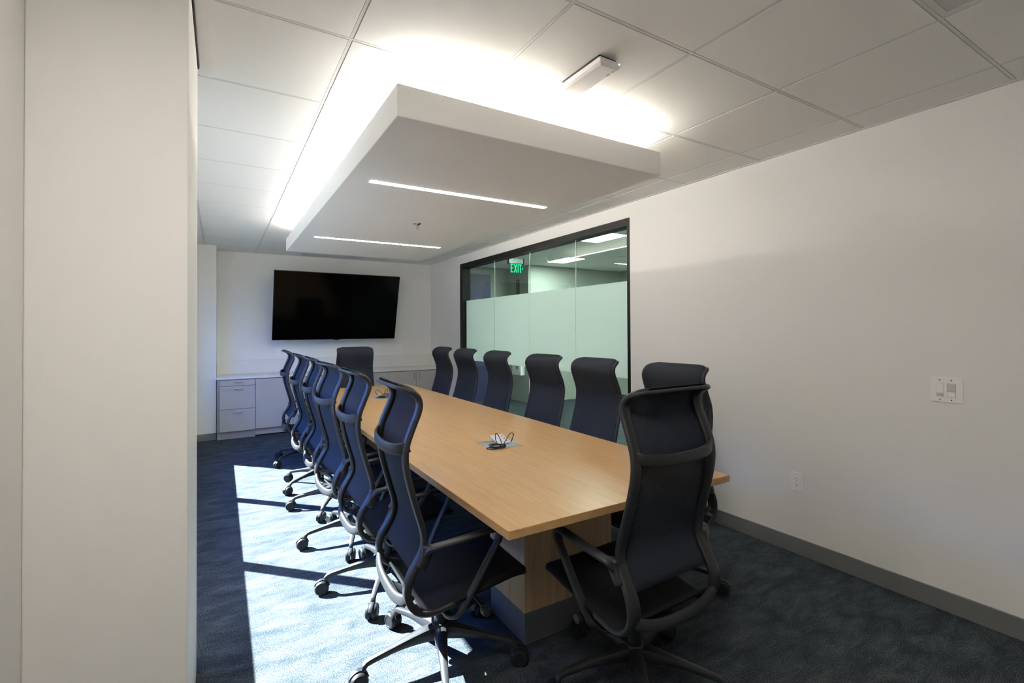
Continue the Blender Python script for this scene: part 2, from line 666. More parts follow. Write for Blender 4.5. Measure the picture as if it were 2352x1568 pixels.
# windows in the left wall (behind the pier, seen through their daylight)
win = struct(bpy.data.objects.new('window_1', None), 'bank of daylight windows in the left wall', 'window')
COL.objects.link(win)
for y in (WY0, 4.02 - 0.03, 5.36 - 0.03, WY1 - 0.05):
    box('mullion', 'black_frame', XL - 0.10, XL - 0.02, y, y + 0.055, WZ0, WZ1, win)
box('window_head', 'black_frame', XL - 0.09, XL - 0.03, WY0, WY1, WZ1 - 0.03, WZ1, win)
box('window_sill', 'wall', XL - 0.10, XL + 0.004, WY0, WY1, WZ0 - 0.02, WZ0, win)
for a, b in ((WY0 + 0.055, 3.99), (4.045, 5.33), (5.385, WY1 - 0.05)):
    box('pane', 'win_glass', XL - 0.065, XL - 0.059, a, b, WZ0, WZ1 - 0.03, win)
struct(box('ground', 'concrete', -26, XL - 0.13, -14, 24, -0.4, -0.3), 'paving outside the windows', 'ground')

nb = struct(box('wall_sky_blocker', 'brick', -16, -14, -20, 32, -0.4, 6.0), 'added brick block outside the windows, cutting off low sky light', 'building')  # unseen block, added to keep low sky light off the right wall

# glass partition
gp = struct(bpy.data.objects.new('window_2', None), 'black framed glass partition with a frosted band', 'glass wall')
COL.objects.link(gp)
box('frame_head', 'black_frame', XR - 0.004, XR + 0.124, GY0, GY1, 2.352, GZ1, gp)
box('frame_jamb', 'black_frame', XR - 0.004, XR + 0.124, GY0, GY0 + 0.033, 0, 2.352, gp)
box('frame_jamb', 'black_frame', XR - 0.004, XR + 0.124, GY1 - 0.10, GY1, 0, 2.352, gp)
box('frame_sill', 'black_frame', XR + 0.03, XR + 0.09, GY0 + 0.033, GY1 - 0.10, 0, 0.04, gp)
gx = XR + 0.055
cuts = [GY0 + 0.033, 3.989, 4.868, 5.738, GY1 - 0.10]
for a, b in zip(cuts, cuts[1:]):
    pn = box('pane', 'glass', gx, gx + 0.010, a + 0.004, b - 0.004, 0.04, 2.352, gp)
    fm = box('frosted_film', 'frost', gx - 0.0016, gx - 0.0006, a + 0.004, b - 0.004, 0.972, 1.862, pn)
    fm['label'] = 'pale green frosted privacy band'
for c in cuts[1:-1]:
    box('glass_joint', 'silicone', gx + 0.001, gx + 0.009, c - 0.004, c + 0.004, 0.04, 2.352, gp)

# corridor beyond the glass
CC = 2.675
struct(box('wall_corridor_end', 'cor_wall', XR + 0.12, 5.09, 8.6, 8.72, 0, 2.8), 'pale end wall of the corridor', 'wall')
w = MB()
w.box(5.09, 7.6, 7.83, 8.72, 0, 2.8)
struct(w.build('wall_corridor_corner', 'cor_wall'), 'pale projecting wall corner across the corridor', 'wall')
struct(box('wall_corridor_side', 'cor_wall', 7.5, 7.6, 1.0, 7.83, 0, 2.8), 'pale far side wall of the office', 'wall')
struct(box('wall_corridor_near', 'cor_wall', XR + 0.12, 7.6, 0.9, 1.0, 0, 2.8), 'pale near end wall of the corridor', 'wall')
cc = struct(box('ceiling_corridor', 'plenum', XR + 0.12, 7.5, 1.0, 8.6, CC + 0.0125, CC + 0.12), 'corridor ceiling of square tiles', 'ceiling')
LT = ((4.45, 5.00), (5.34, 6.97), (4.45, 2.95), (6.4, 5.0))  # last two are out of view, added to brighten the corridor
lay_ceiling(cc, XR + 0.12, 7.5, 1.0, 8.6, CC)
np_ = box('navy_panel', 'navy', 3.85, 4.668, 8.575, 8.6, 0.0, 2.526)
struct(np_, 'navy blue painted panel on the corridor end wall', 'wall panel')
np_.name = 'wall_panel'
bpy.data.objects['wall_panel'].data.name = 'wall_panel'

# ------------------------------------------------------------------ ceiling canopy with cove light
CX0, CX1, CY0, CY1, CZ0, CZ1 = 0.603, 2.110, 1.880, 5.705, 2.280, 2.414
can = thing('light_canopy', 'white floating ceiling canopy with glowing cove hung over the conference table', 'ceiling canopy',
            ((CX0 + CX1) / 2, (CY0 + CY1) / 2, CZ0))
ox, oy, oz = can.location


def lbox(name, mat, x0, x1, y0, y1, z0, z1, parent, bevel=0.0, org=None):
    a = org or (ox, oy, oz)
    return box(name, mat, x0 - a[0], x1 - a[0], y0 - a[1], y1 - a[1], z0 - a[2], z1 - a[2], parent, bevel)


lbox('canopy_panel', 'canopy', CX0, CX1, CY0, CY1, CZ0, CZ1, can, 0.004)
S = 0.15
lbox('canopy_neck', 'canopy', CX0 + S, CX1 - S, CY0 + S, CY1 - S, CZ1, CH - 0.001, can)
m = MB()
A, B_, C_, D_ = CX0 + S - 0.052, CX1 - S + 0.052, CY0 + S - 0.052, CY1 - S + 0.052
for q in ((A, B_, C_, C_ + 0.05), (A, B_, D_ - 0.05, D_), (A, A + 0.05, C_ + 0.05, D_ - 0.05), (B_ - 0.05, B_, C_ + 0.05, D_ - 0.05)):
    m.box(q[0] - ox, q[1] - ox, q[2] - oy, q[3] - oy, CH - 0.005 - oz, CH - 0.0008 - oz)
m.build('neck_trim', 'tile', can)
e = 0.10
for q in ((CX0 + e, CX1 - e, CY0 + e, CY0 + e + 0.03), (CX0 + e, CX1 - e, CY1 - 0.065, CY1 - 0.035),
          (CX0 + e + 0.018, CX0 + e + 0.048, CY0 + e + 0.05, CY1 - e - 0.05), (CX1 - e - 0.03, CX1 - e, CY0 + e + 0.05, CY1 - e - 0.05)):
    ch_ = lbox('led_channel', 'alum', *q, CZ1 + 0.001, CZ1 + 0.044, can)
    t = lbox('led_tape', 'cove', q[0] + 0.002, q[1] - 0.002, q[2] + 0.002, q[3] - 0.002, CZ1 + 0.044, CZ1 + 0.050, ch_)
    t['label'] = 'glowing LED tape on top of the canopy'
for y, lab in ((2.787, 0), (4.700, 0)):
    hx0, hx1, hw = 0.735 - ox, 1.955 - ox, 0.021
    o = box('led_bar', 'bar', hx0, hx1, y - oy - hw, y - oy + hw, -0.0015, 0.004, can)
    o['label'] = 'glowing white linear LED bar'

# sprinkler under the canopy
sp = thing('sprinkler_head', 'small nickel fire sprinkler under the white canopy', 'sprinkler', (1.352, 3.71, CZ0))
MB().lathe([(0, 0.0), (0.036, 0.0), (0.034, -0.004), (0.018, -0.012), (0.010, -0.014), (0, -0.014)], 20).build('escutcheon', 'nickel', sp, smooth=True)
m = MB().lathe([(0, -0.014), (0.007, -0.014), (0.006, -0.022), (0.003, -0.026), (0, -0.026)], 10)
m.tube([(-0.008, 0, -0.018), (-0.009, 0, -0.03), (-0.002, 0, -0.042)], 0.0015, 6)
m.tube([(0.008, 0, -0.018), (0.009, 0, -0.03), (0.002, 0, -0.042)], 0.0015, 6)
m.build('body', 'nickel', sp, smooth=True)
MB().lathe([(0, -0.041), (0.012, -0.042), (0.012, -0.0435), (0, -0.0435)], 14).build('deflector', 'nickel', sp, smooth=True)

# perforated return-air grille
vt = thing('air_grille', 'perforated grey return air grille lying in the ceiling grid', 'air vent', (VENT[0], VENT[1], CH))
h = GS / 2 - 0.0075
box('perforated_plate', 'perforated', -h + 0.02, h - 0.02, -h + 0.02, h - 0.02, 0.0045, 0.009, vt)
m = MB()
for q in ((-h, h, -h, -h + 0.02), (-h, h, h - 0.02, h), (-h, -h + 0.02, -h + 0.02, h - 0.02), (h - 0.02, h, -h + 0.02, h - 0.02)):
    m.box(*q, 0.001, 0.010)
m.build('grille_frame', 'tee', vt)

# light panel added behind the camera to brighten the pier
rl = thing('added_fill_light', 'added unseen square fill light in the room ceiling before the white pier', 'ceiling light', (RL[0], RL[1], CH))
hx_, hy_ = GS / 2 - 0.008, GS / 2 - 0.008
m = MB()
for q in ((-hx_, hx_, -hy_, -hy_ + 0.015), (-hx_, hx_, hy_ - 0.015, hy_), (-hx_, -hx_ + 0.015, -hy_ + 0.015, hy_ - 0.015), (hx_ - 0.015, hx_, -hy_ + 0.015, hy_ - 0.015)):
    m.box(*q, -0.004, 0.006)
m.build('frame', 'tee', rl)
box('diffuser', 'added_fill_light', -hx_ + 0.015, hx_ - 0.015, -hy_ + 0.015, hy_ - 0.015, -0.002, 0.004, rl)

# wireless access point on the ceiling
ap = thing('access_point', 'white rectangular wireless access point mounted on the ceiling tile', 'access point', (1.376, 1.632, CH))
box('mount_plate', 'dark_brown', -0.047, 0.047, -0.128, 0.120, -0.014, 0.0, ap)
m = MB()
k = [(-0.056, -0.146), (0.056, -0.146), (0.056, 0.146), (-0.056, 0.146)]
k2 = [(-0.042, -0.134), (0.050, -0.140), (0.050, 0.140), (-0.042, 0.140)]
m.add([(x, y, -0.016) for x, y in k] + [(x, y, -0.034) for x, y in k] + [(x, y, -0.044) for x, y in k2],
      [(3, 2, 1, 0), (0, 1, 5, 4), (1, 2, 6, 5), (2, 3, 7, 6), (3, 0, 4, 7), (4, 5, 9, 8), (5, 6, 10, 9), (6, 7, 11, 10), (7, 4, 8, 11), (8, 9, 10, 11)])
m.build('cover', 'white_plastic', ap, 0.003)
MB().lathe([(0, 0.0), (0.003, 0.0), (0.002, -0.002), (0, -0.002)], 8, (0.048, -0.1462, -0.024), 'y').build('status_light', 'led_green', ap)
for yy, ww in ((-0.118, 0.018), (-0.085, 0.024)):
    box('print_mark', 'grey_plastic', 0.034, 0.046, yy - ww / 2, yy + ww / 2, -0.0447, -0.0438, ap)

# ------------------------------------------------------------------ conference table
TX0, TX1, TY0, TY1, TZ = 0.838, 2.040, 1.422, 5.99, 0.740
tb = thing('conference_table', 'long light maple conference table with square edges on two pedestals', 'table',
           ((TX0 + TX1) / 2, (TY0 + TY1) / 2, 0))
tcx, tcy = tb.location.x, tb.location.y
hx, hy = (TX1 - TX0) / 2, (TY1 - TY0) / 2
box('tabletop', 'wood', -hx, hx, -hy, hy, TZ - 0.031, TZ, tb, 0.0015)
for sgn in (-1, 1):
    y0 = sgn * (hy - 0.435)
    y1 = sgn * (hy - 0.435 - 0.325)
    ya, yb = min(y0, y1), max(y0, y1)
    ped = box('pedestal', 'wood_v', -0.262, 0.262, ya, yb, 0.142, TZ - 0.031, tb, 0.001)
    box('plinth', 'plinth', -0.259, 0.259, ya + 0.003, yb - 0.003, 0.0, 0.142, ped)

# power hatches set in the table, each with its coil of cables
def power_hatch(y, label, label_cable, mirror):
    t = thing('power_hatch', label, 'power outlet', (1.432, y, TZ))
    t.rotation_euler = (0, 0, 0.0)
    m = MB()
    for q in ((-0.103, 0.103, -0.105, -0.088), (-0.103, 0.103, 0.088, 0.105), (-0.103, -0.086, -0.088, 0.088), (0.086, 0.103, -0.088, 0.088)):
        m.box(*q, 0.0, 0.0025)
    m.build('rim', 'alum', t, 0.0006)
    box('base_tray', 'alum', -0.086, 0.086, -0.088, 0.088, 0.0, 0.0012, t)
    lid = MB()
    a = math.radians(15)
    c_, s_ = math.cos(a), math.sin(a)
    L_ = 0.115
    y0 = -0.02
    pts = []
    for u, d in ((0, 0), (L_, 0), (L_, 0.004), (0, 0.004)):
        pts.append((y0 + u * c_ - d * s_, 0.002 + u * s_ + d * c_))
    vs = [(-0.02, p[0], p[1]) for p in pts] + [(0.07, p[0], p[1]) for p in pts]
    lid.add(vs, [(0, 1, 2, 3), (7, 6, 5, 4), (0, 4, 5, 1), (1, 5, 6, 2), (2, 6, 7, 3), (3, 7, 4, 0)])
    wdg = lid.build('socket_panel', 'lid_grey', t)
    for k_ in range(3):
        uu = 0.03 + 0.03 * k_
        box('socket', 'slot', 0.052, 0.060, y0 + uu * c_ - 0.004, y0 + uu * c_ + 0.004, uu * s_ + 0.0045, uu * s_ + 0.0075, wdg)
    cb = thing('cable_coil', label_cable, 'cable', (1.432, y, TZ))
    cx, cy = (-0.060, -0.082)
    m = MB()
    for k_ in range(4):
        r = 0.036 + 0.003 * math.sin(k_ * 2.1)
        zc = 0.0078 + 0.0030 * k_
        ring = [(cx + 0.008 * math.sin(k_ * 1.7) + (r + 0.004) * math.cos(u), cy + 0.004 * math.cos(k_ * 2.3) + r * math.sin(u),
                 zc + 0.0015 * math.sin(2 * u + k_)) for u in [2 * math.pi * i / 24 for i in range(25)]]
        m.tube(ring, 0.0030, 6)
    coil = m.build('coil', 'cable', cb, smooth='all')
    m = MB()
    lp = [(cx - 0.030, cy, 0.012), (cx - 0.058, cy + 0.006, 0.008), (cx - 0.070, cy - 0.006, 0.0056), (cx - 0.045, cy - 0.026, 0.0056), (cx - 0.010, cy - 0.030, 0.007)]
    m.tube(spline(lp, 24), 0.0024, 6)
    lp = [(cx + 0.012, cy + 0.020, 0.018), (cx + 0.004, cy + 0.028, 0.050), (cx + 0.010, cy + 0.034, 0.078), (cx + 0.028, cy + 0.030, 0.060), (cx + 0.038, cy + 0.010, 0.018)]
    m.tube(spline(lp, 28), 0.0024, 6)
    lp = [(cx + 0.040, cy, 0.014), (cx + 0.072, cy + 0.014, 0.044), (cx + 0.108, cy + 0.028, 0.070), (cx + 0.130, cy + 0.032, 0.058), (cx + 0.120, cy + 0.032, 0.032)]
    lp = spline(lp, 30)
    m.tube(lp, 0.0024, 6)
    m.build('lead', 'cable', cb, smooth='all')
    e1, e0 = Vector(lp[-1]), Vector(lp[-4])
    dd = (e1 - e0).normalized()
    MB().tube([e1 - dd * 0.004, e1 + dd * 0.016], 0.0042, 8).build('plug', 'blue_plug', cb)
    m = MB()
    m.box(cx + 0.028, cx + 0.052, cy - 0.010, cy + 0.008, 0.004, 0.020)
    m.build('cable_tie', 'cable', cb, 0.003)
    if mirror:
        for o in (t, cb):
            o.rotation_euler = (0, 0, math.pi)


power_hatch(2.533, 'silver pop-up power hatch in the table end nearer the access point', 'black cable coil on the power hatch nearer the access point', False)
power_hatch(4.93, 'silver pop-up power hatch in the table end nearer the television', 'black cable coil on the power hatch nearer the television', True)

# ------------------------------------------------------------------ counter, cabinets
FY, CT = 7.40, 0.820


def handle(x, z, parent, vertical=False, org=(0, 0, 0)):
    m = MB()
    L2, out = 0.048, 0.030
    yf = FY - 0.018
    if vertical:
        pts = [(x, yf, z + L2), (x, yf - out, z + L2), (x, yf - out, z - L2), (x, yf, z - L2)]
    else:
        pts = [(x - L2, yf, z), (x - L2, yf - out, z), (x + L2, yf - out, z), (x + L2, yf, z)]
    pts = [Vector(p) - Vector(org) for p in pts]
    pp = [pts[0], pts[1].lerp(pts[0], 0.15), pts[1].lerp(pts[2], 0.05), pts[2].lerp(pts[1], 0.05), pts[2].lerp(pts[3], 0.15), pts[3]]
    m.tube(pp, 0.0048, 8)
    m.build('handle', 'steel', parent, smooth=True)


def cabinet(x0, x1, label, drawers=False):
    org = ((x0 + x1) / 2, FY + 0.24, 0)
    t = thing('base_cabinet', label, 'cabinet', org, group=None)
    lb = lambda n, mt, *q, par=t, bev=0.0: lbox(n, mt, *q, par, bev, org)
    lb('carcass', 'cab_side', x0 + 0.001, x1 - 0.001, FY, YB - 0.004, 0.10, CT - 0.036)
    lb('toe_kick', 'cab_side' if drawers else 'cabinet', x0 + 0.001, x1 - 0.001, FY + (0.012 if drawers else 0.035), FY + 0.06, 0.0 if drawers else 0.018, 0.10)
    if drawers:
        xa, xb = x0 + 0.030, x1 - 0.003
        lb('filler_strip', 'cab_side', x0 + 0.001, xa - 0.002, FY - 0.006, FY, 0.10, CT - 0.040)
        for z0, z1 in ((0.700, 0.775), (0.394, 0.695), (0.100, 0.389)):
            d = lb('drawer', 'cabinet', xa, xb, FY - 0.018, FY - 0.0005, z0, z1, bev=0.0015)
            handle((xa + xb) / 2 + 0.005, z1 - (0.028 if z1 > 0.72 else 0.034), d, False, org)
    else:
        xm = (x0 + x1) / 2
        for xa, xb, hxx in ((x0 + 0.002, xm - 0.002, xm - 0.045), (xm + 0.002, x1 - 0.002, xm + 0.045)):
            d = lb('door', 'cabinet', xa, xb, FY - 0.018, FY - 0.0005, 0.108, 0.775, bev=0.0015)
            handle(hxx, 0.700, d, True, org)
    return t


cabinet(-0.040, 0.405, 'grey three-drawer base cabinet beside the white column', True)
cabinet(0.405, 1.333, 'grey double-door base cabinet next to the drawer cabinet')
cabinet(1.333, 2.222, 'grey double-door base cabinet between two double-door cabinets')
cabinet(2.222, 3.112, 'grey double-door base cabinet in the corner beside the glass wall')
ct = thing('countertop', 'white veined quartz countertop with backsplash below the television', 'countertop', (1.54, 7.65, CT))
box('slab', 'quartz', -0.045 - 1.54, XR - 0.002 - 1.54, FY - 0.030 - 7.65, YB - 0.002 - 7.65, -0.034, 0.0, ct, 0.002)
box('backsplash', 'quartz', -0.045 - 1.54, XR - 0.002 - 1.54, YB - 0.020 - 7.65, YB - 0.002 - 7.65, 0.0, 0.187, ct, 0.002)

# ------------------------------------------------------------------ television
tv = thing('television', 'large black flat television tilted down on the wall above the counter', 'television', (1.529, 7.57, 1.776))
tv.rotation_euler = (math.radians(15.28), 0, math.radians(1.67))
W2, H2 = 0.900, 0.50625
box('housing', 'bezel', -W2, W2, 0.002, 0.032, -H2, H2, tv, 0.004)
box('screen', 'screen', -W2 + 0.006, W2 - 0.006, -0.001, 0.0025, -H2 + 0.010, H2 - 0.006, tv)
box('sensor_bump', 'bezel', -0.05, 0.03, 0.0, 0.02, -H2 - 0.008, -H2 + 0.001, tv, 0.002)
box('rear_case', 'bezel', -0.55, 0.55, 0.032, 0.065, -0.42, 0.15, tv, 0.01)
mt = thing('television_bracket', 'black steel wall bracket behind the television', 'wall bracket', (1.529, YB, 1.76))
box('wall_plate', 'bezel', -0.26, 0.26, -0.02, -0.001, -0.16, 0.16, mt)
for xx in (-0.2, 0.2):
    box('arm', 'bezel', xx - 0.02, xx + 0.02, -0.245, -0.02, -0.03, 0.03, mt)
tc = MB()
pts = spline([(1.02, 7.918, 1.42), (0.98, 7.86, 1.30), (0.90, 7.84, 1.262), (0.82, 7.86, 1.30), (0.78, 7.918, 1.42)], 24)
tc.tube(pts, 0.006, 6)
tag(tc.build('television_cable', 'white_plastic', smooth='all'), 'white cable drooping just below the television', 'cable')


# ------------------------------------------------------------------ wall plates
def outlet(loc, rz, label, blank=False):
    """plate in the local xz plane, facing local -y"""
    t = thing('wall_outlet', label, 'outlet', loc, rz)
    box('plate', 'white_plastic', -0.0375, 0.0375, -0.006, 0.0, -0.0585, 0.0585, t, 0.002)
    if blank:
        MB().lathe([(0, 0), (0.006, 0), (0.006, -0.004), (0, -0.004)], 12, (0, -0.006, 0.004), 'y').build('jack', 'grey_plastic', t)
        return t
    ins = box('receptacle', 'white_plastic', -0.0165, 0.0165, -0.0075, -0.006, -0.0335, 0.0335, t, 0.0005)
    for zc in (0.017, -0.016):
        box('socket_slot', 'slot', -0.0072, -0.0052, -0.0079, -0.0074, zc + 0.001, zc + 0.009, ins)
        box('socket_slot', 'slot', 0.0052, 0.0072, -0.0079, -0.0074, zc + 0.002, zc + 0.008, ins)
        box('socket_slot', 'slot', -0.0024, 0.0024, -0.0079, -0.0074, zc - 0.009, zc - 0.004, ins)
    for zc in (0.047, -0.047):
        MB().lathe([(0, 0), (0.0028, 0), (0.0028, -0.001), (0, -0.001)], 8, (0, -0.006, zc), 'y').build('screw', 'grey_plastic', t)
    return t


outlet((XR, 1.704, 0.453), -math.pi / 2, 'white duplex power outlet low on the wall beside the table')
outlet((0.725, YB, 1.118), 0, 'white power outlet on the wall above the drawer cabinet')
outlet((2.548, YB, 1.125), 0, 'white data outlet plate on the wall near the glass wall corner', True)

sw = thing('switch_plate', 'white two-gang dimmer switch plate on the wall', 'switch', (XR, 0.960, 1.110), -math.pi / 2)
box('plate', 'white_plastic', -0.064, 0.064, -0.006, 0.0, -0.0625, 0.0625, sw, 0.002)
sl = box('slide_frame', 'grey_plastic', -0.0405, -0.0105, -0.0068, -0.006, -0.033, 0.034, sw)
box('slide_track', 'white_plastic', -0.0395, -0.0115, -0.0078, -0.0060, -0.031, 0.033, sl)
box('slide_knob', 'grey_plastic', -0.0385, -0.0125, -0.0140, -0.0078, -0.031, -0.015, sl, 0.001)
rk = box('rocker_frame', 'grey_plastic', 0.002, 0.037, -0.0068, -0.006, -0.036, 0.034, sw)
box('sensor_lens', 'grey_plastic', 0.0035, 0.0355, -0.0110, -0.0062, -0.006, 0.032, rk, 0.002)
box('button', 'white_plastic', 0.0035, 0.0355, -0.0095, -0.0062, -0.0345, -0.009, rk, 0.002)
for xx in (-0.026, 0.0195):
    for zz in (-0.049, 0.049):
        MB().lathe([(0, 0), (0.003, 0), (0.003, -0.001), (0, -0.001)], 8, (xx, -0.006, zz), 'y').build('screw', 'slot', sw)

# ------------------------------------------------------------------ corridor things
for i, (x, y) in enumerate(LT):
    lab = ['square recessed ceiling light in the corridor ceiling above the glass wall',
           'square recessed ceiling light near the exit sign in the corridor ceiling',
           'added unseen ceiling light toward the near end of the corridor',
           'added unseen ceiling light over the far side of the office'][i]
    t = thing('ceiling_light', lab, 'ceiling light', (x, y, CC), group='recessed corridor lights')
    fr = MB()
    for q in ((-0.20, 0.20, -0.33, -0.315), (-0.20, 0.20, 0.315, 0.33), (-0.20, -0.185, -0.315, 0.315), (0.185, 0.20, -0.315, 0.315)):
        fr.box(*q, -0.012, -0.0005)
    fr.build('frame', 'tee', t)
    box('diffuser', 'troffer', -0.185, 0.185, -0.315, 0.315, -0.008, -0.0005, t)

ex = thing('exit_sign', 'green lettered EXIT sign hanging from the corridor ceiling', 'exit sign', (4.05, 6.60, CC))
box('canopy_plate', 'black_frame', -0.10, 0.12, -0.06, 0.06, -0.022, -0.0005, ex)
box('housing', 'alum', -0.132, 0.132, -0.018, 0.018, -0.195, -0.115, ex, 0.003)
for xx in (-0.146, 0.132):
    box('end_cap', 'black_frame', xx, xx + 0.014, -0.022, 0.022, -0.205, -0.110, ex)
box('stem', 'alum', -0.02, 0.02, -0.01, 0.01, -0.116, -0.02, ex)
ac = box('acrylic_panel', 'acrylic', -0.140, 0.140, -0.004, 0.004, -0.348, -0.195, ex, 0.002)
m = MB()


def stroke(a, b, wd=0.013):
    """thick stroke in the sign plane from a to b (x, z)"""
    a, b = Vector((a[0], 0, a[1])), Vector((b[0], 0, b[1]))
    d = (b - a).normalized()
    n = Vector((-d.z, 0, d.x)) * (wd / 2)
    vs = []
    for yy in (-0.0062, -0.0042):
        for p in (a - n, a + n, b + n, b - n):
            vs.append((p.x, yy, p.z))
    m.add(vs, [(0, 1, 2, 3), (7, 6, 5, 4), (0, 4, 5, 1), (1, 5, 6, 2), (2, 6, 7, 3), (3, 7, 4, 0)])


zt, zb = -0.205, -0.338
zm = (zt + zb) / 2
xe = -0.088
stroke((xe, zt), (xe, zb)); stroke((xe, zt - 0.007), (xe + 0.040, zt - 0.007)); stroke((xe, zm), (xe + 0.036, zm)); stroke((xe, zb + 0.007), (xe + 0.040, zb + 0.007))
stroke((-0.029, zt), (0.015, zb)); stroke((0.015, zt), (-0.029, zb))
stroke((0.042, zt), (0.042, zb))
stroke((0.060, zt - 0.007), (0.110, zt - 0.007)); stroke((0.086, zt), (0.086, zb))
stroke((0.113, zm + 0.018), (0.130, zm), 0.007); stroke((0.130, zm), (0.113, zm - 0.018), 0.007)
let = m.build('lettering', 'exit_green', ac)
let['label'] = 'glowing green letters EXIT with an arrow'

fs = thing('fire_sign', 'narrow dark red vertical fire sign on the corridor wall corner', 'sign', (5.09, 8.208, 2.12))
box('sign_board', 'sign_red', -0.006, -0.0005, -0.052, 0.052, -0.10, 0.30, fs)
m = MB()
for k_ in range(9):
    z0 = 0.26 - k_ * 0.038
    m.box(-0.0075, -0.006, -0.022 + 0.004 * (k_ % 2), 0.022 - 0.005 * (k_ % 3), z0 - 0.007, z0 + 0.007)
m.build('lettering', 'sign_white', fs)
eb = thing('extinguisher_cabinet', 'white surface-mounted fire extinguisher cabinet on the corridor wall corner', 'fire cabinet', (5.09, 8.13, 0.53))
box('case', 'white_plastic', -0.10, -0.0005, -0.16, 0.16, 0.0, 0.62, eb, 0.004)
dr = box('door', 'white_plastic', -0.108, -0.10, -0.135, 0.135, 0.045, 0.575, eb, 0.003)
box('latch', 'slot', -0.116, -0.108, -0.06, -0.03, 0.12, 0.18, dr)
cs = thing('sprinkler_head', 'small dark fire sprinkler on the corridor ceiling beside the light', 'sprinkler', (4.90, 6.93, CC))
MB().lathe([(0, 0.0), (0.036, 0.0), (0.034, -0.004), (0.018, -0.010), (0, -0.012)], 16).build('escutcheon', 'nickel', cs, smooth=True)
MB().lathe([(0, -0.010), (0.006, -0.010), (0.005, -0.040), (0.016, -0.042), (0.016, -0.045), (0, -0.045)], 12).build('body', 'nickel', cs, smooth=True)

# ------------------------------------------------------------------ office chair
PROF = [(.318, .388), (.300, .408), (.245, .416), (.15, .406), (.05, .388), (-.05, .370), (-.115, .362), (-.162, .374), (-.192, .408),
        (-.200, .448), (-.190, .492), (-.163, .538), (-.140, .578), (-.131, .618), (-.137, .668), (-.156, .735), (-.178, .815),
        (-.195, .890), (-.200, .945), (-.193, .995), (-.170, 1.055), (-.149, 1.105), (-.142, 1.140), (-.151, 1.172), (-.176, 1.196),
        (-.202, 1.208), (-.222, 1.213)]
NS = 160
PS = spline([(x, 0, z) for x, z in PROF], NS)
SLEN = sum((b - a).length for a, b in zip(PS, PS[1:]))
WID = [(0, .214), (.12, .226), (.36, .224), (.45, .222), (.62, .212), (.80, .205), (1.0, .196)]


def half_w(s):
    for (a, wa), (b, wb) in zip(WID, WID[1:]):
        if s <= b:
            t = (s - a) / (b - a)
            return wa + (wb - wa) * t
    return WID[-1][1]


def surf(s, v, bow=0.0):
    s = min(max(s, 0), 1)
    f = s * (NS - 1)
    i = min(int(f), NS - 2)
    p = PS[i].lerp(PS[i + 1], f - i)
    t = (PS[min(i + 2, NS - 1)] - PS[max(i - 1, 0)]).normalized()
    n = Vector((t.z, 0, -t.x))       # the sitter's side: up at the seat, forward at the back
    q = Vector((p.x, half_w(s) * v, p.z))
    return q - n * bow * (1 - v * v), n


def s_at(z):
    """arc position where the back of the profile rises through height z"""
    for i in range(NS // 4, NS):
        if PS[i].x < -0.12 and PS[i].z > z:
            return i / (NS - 1)


def make_frame():
    """closed loop: up the right rail, over the lip, down the left rail, across the seat front"""
    loop = []
    rs = 0.055 / SLEN
    def seg(s0, s1, v0, v1, n):
        return [(s0 + (s1 - s0) * i / n, v0 + (v1 - v0) * i / n) for i in range(n)]
    rv = 0.055 / 0.2
    def corner(sc, vc, a0, a1, n=6):
        out = []
        for i in range(n):
            a = math.radians(a0 + (a1 - a0) * i / n)
            out.append((sc + rs * math.sin(a), vc + rv * math.cos(a)))
        return out
    loop += seg(rs, 1 - rs, -1, -1, 110)
    loop += corner(1 - rs, -1 + rv, 180, 90)
    loop += seg(1, 1, -1 + rv, 1 - rv, 12)
    loop += corner(1 - rs, 1 - rv, 90, 0)
    loop += seg(1 - rs, rs, 1, 1, 110)
    loop += corner(rs, 1 - rv, 0, -90)
    loop += seg(0, 0, 1 - rv, -1 + rv, 12)
    loop += corner(rs, -1 + rv, 270, 180)
    pts, nrm, profs = [], [], []
    for s, v in loop:
        q, n = surf(s, v)
        pts.append(q - n * 0.011)
        nrm.append(n)
        fat = 1.0
        if 0.30 < s < 0.52:
            fat = 1.0 + 0.22 * math.sin(math.pi * (s - 0.30) / 0.22)
        if s < 0.25:
            fat = 0.72
        if s > 0.985:
            fat = 0.62
        profs.append(rrect(0.021 * fat, 0.044 * fat, 0.40, 3))
    m = MB()
    m.sweep(pts, profs, nrm, closed=True)
    return m


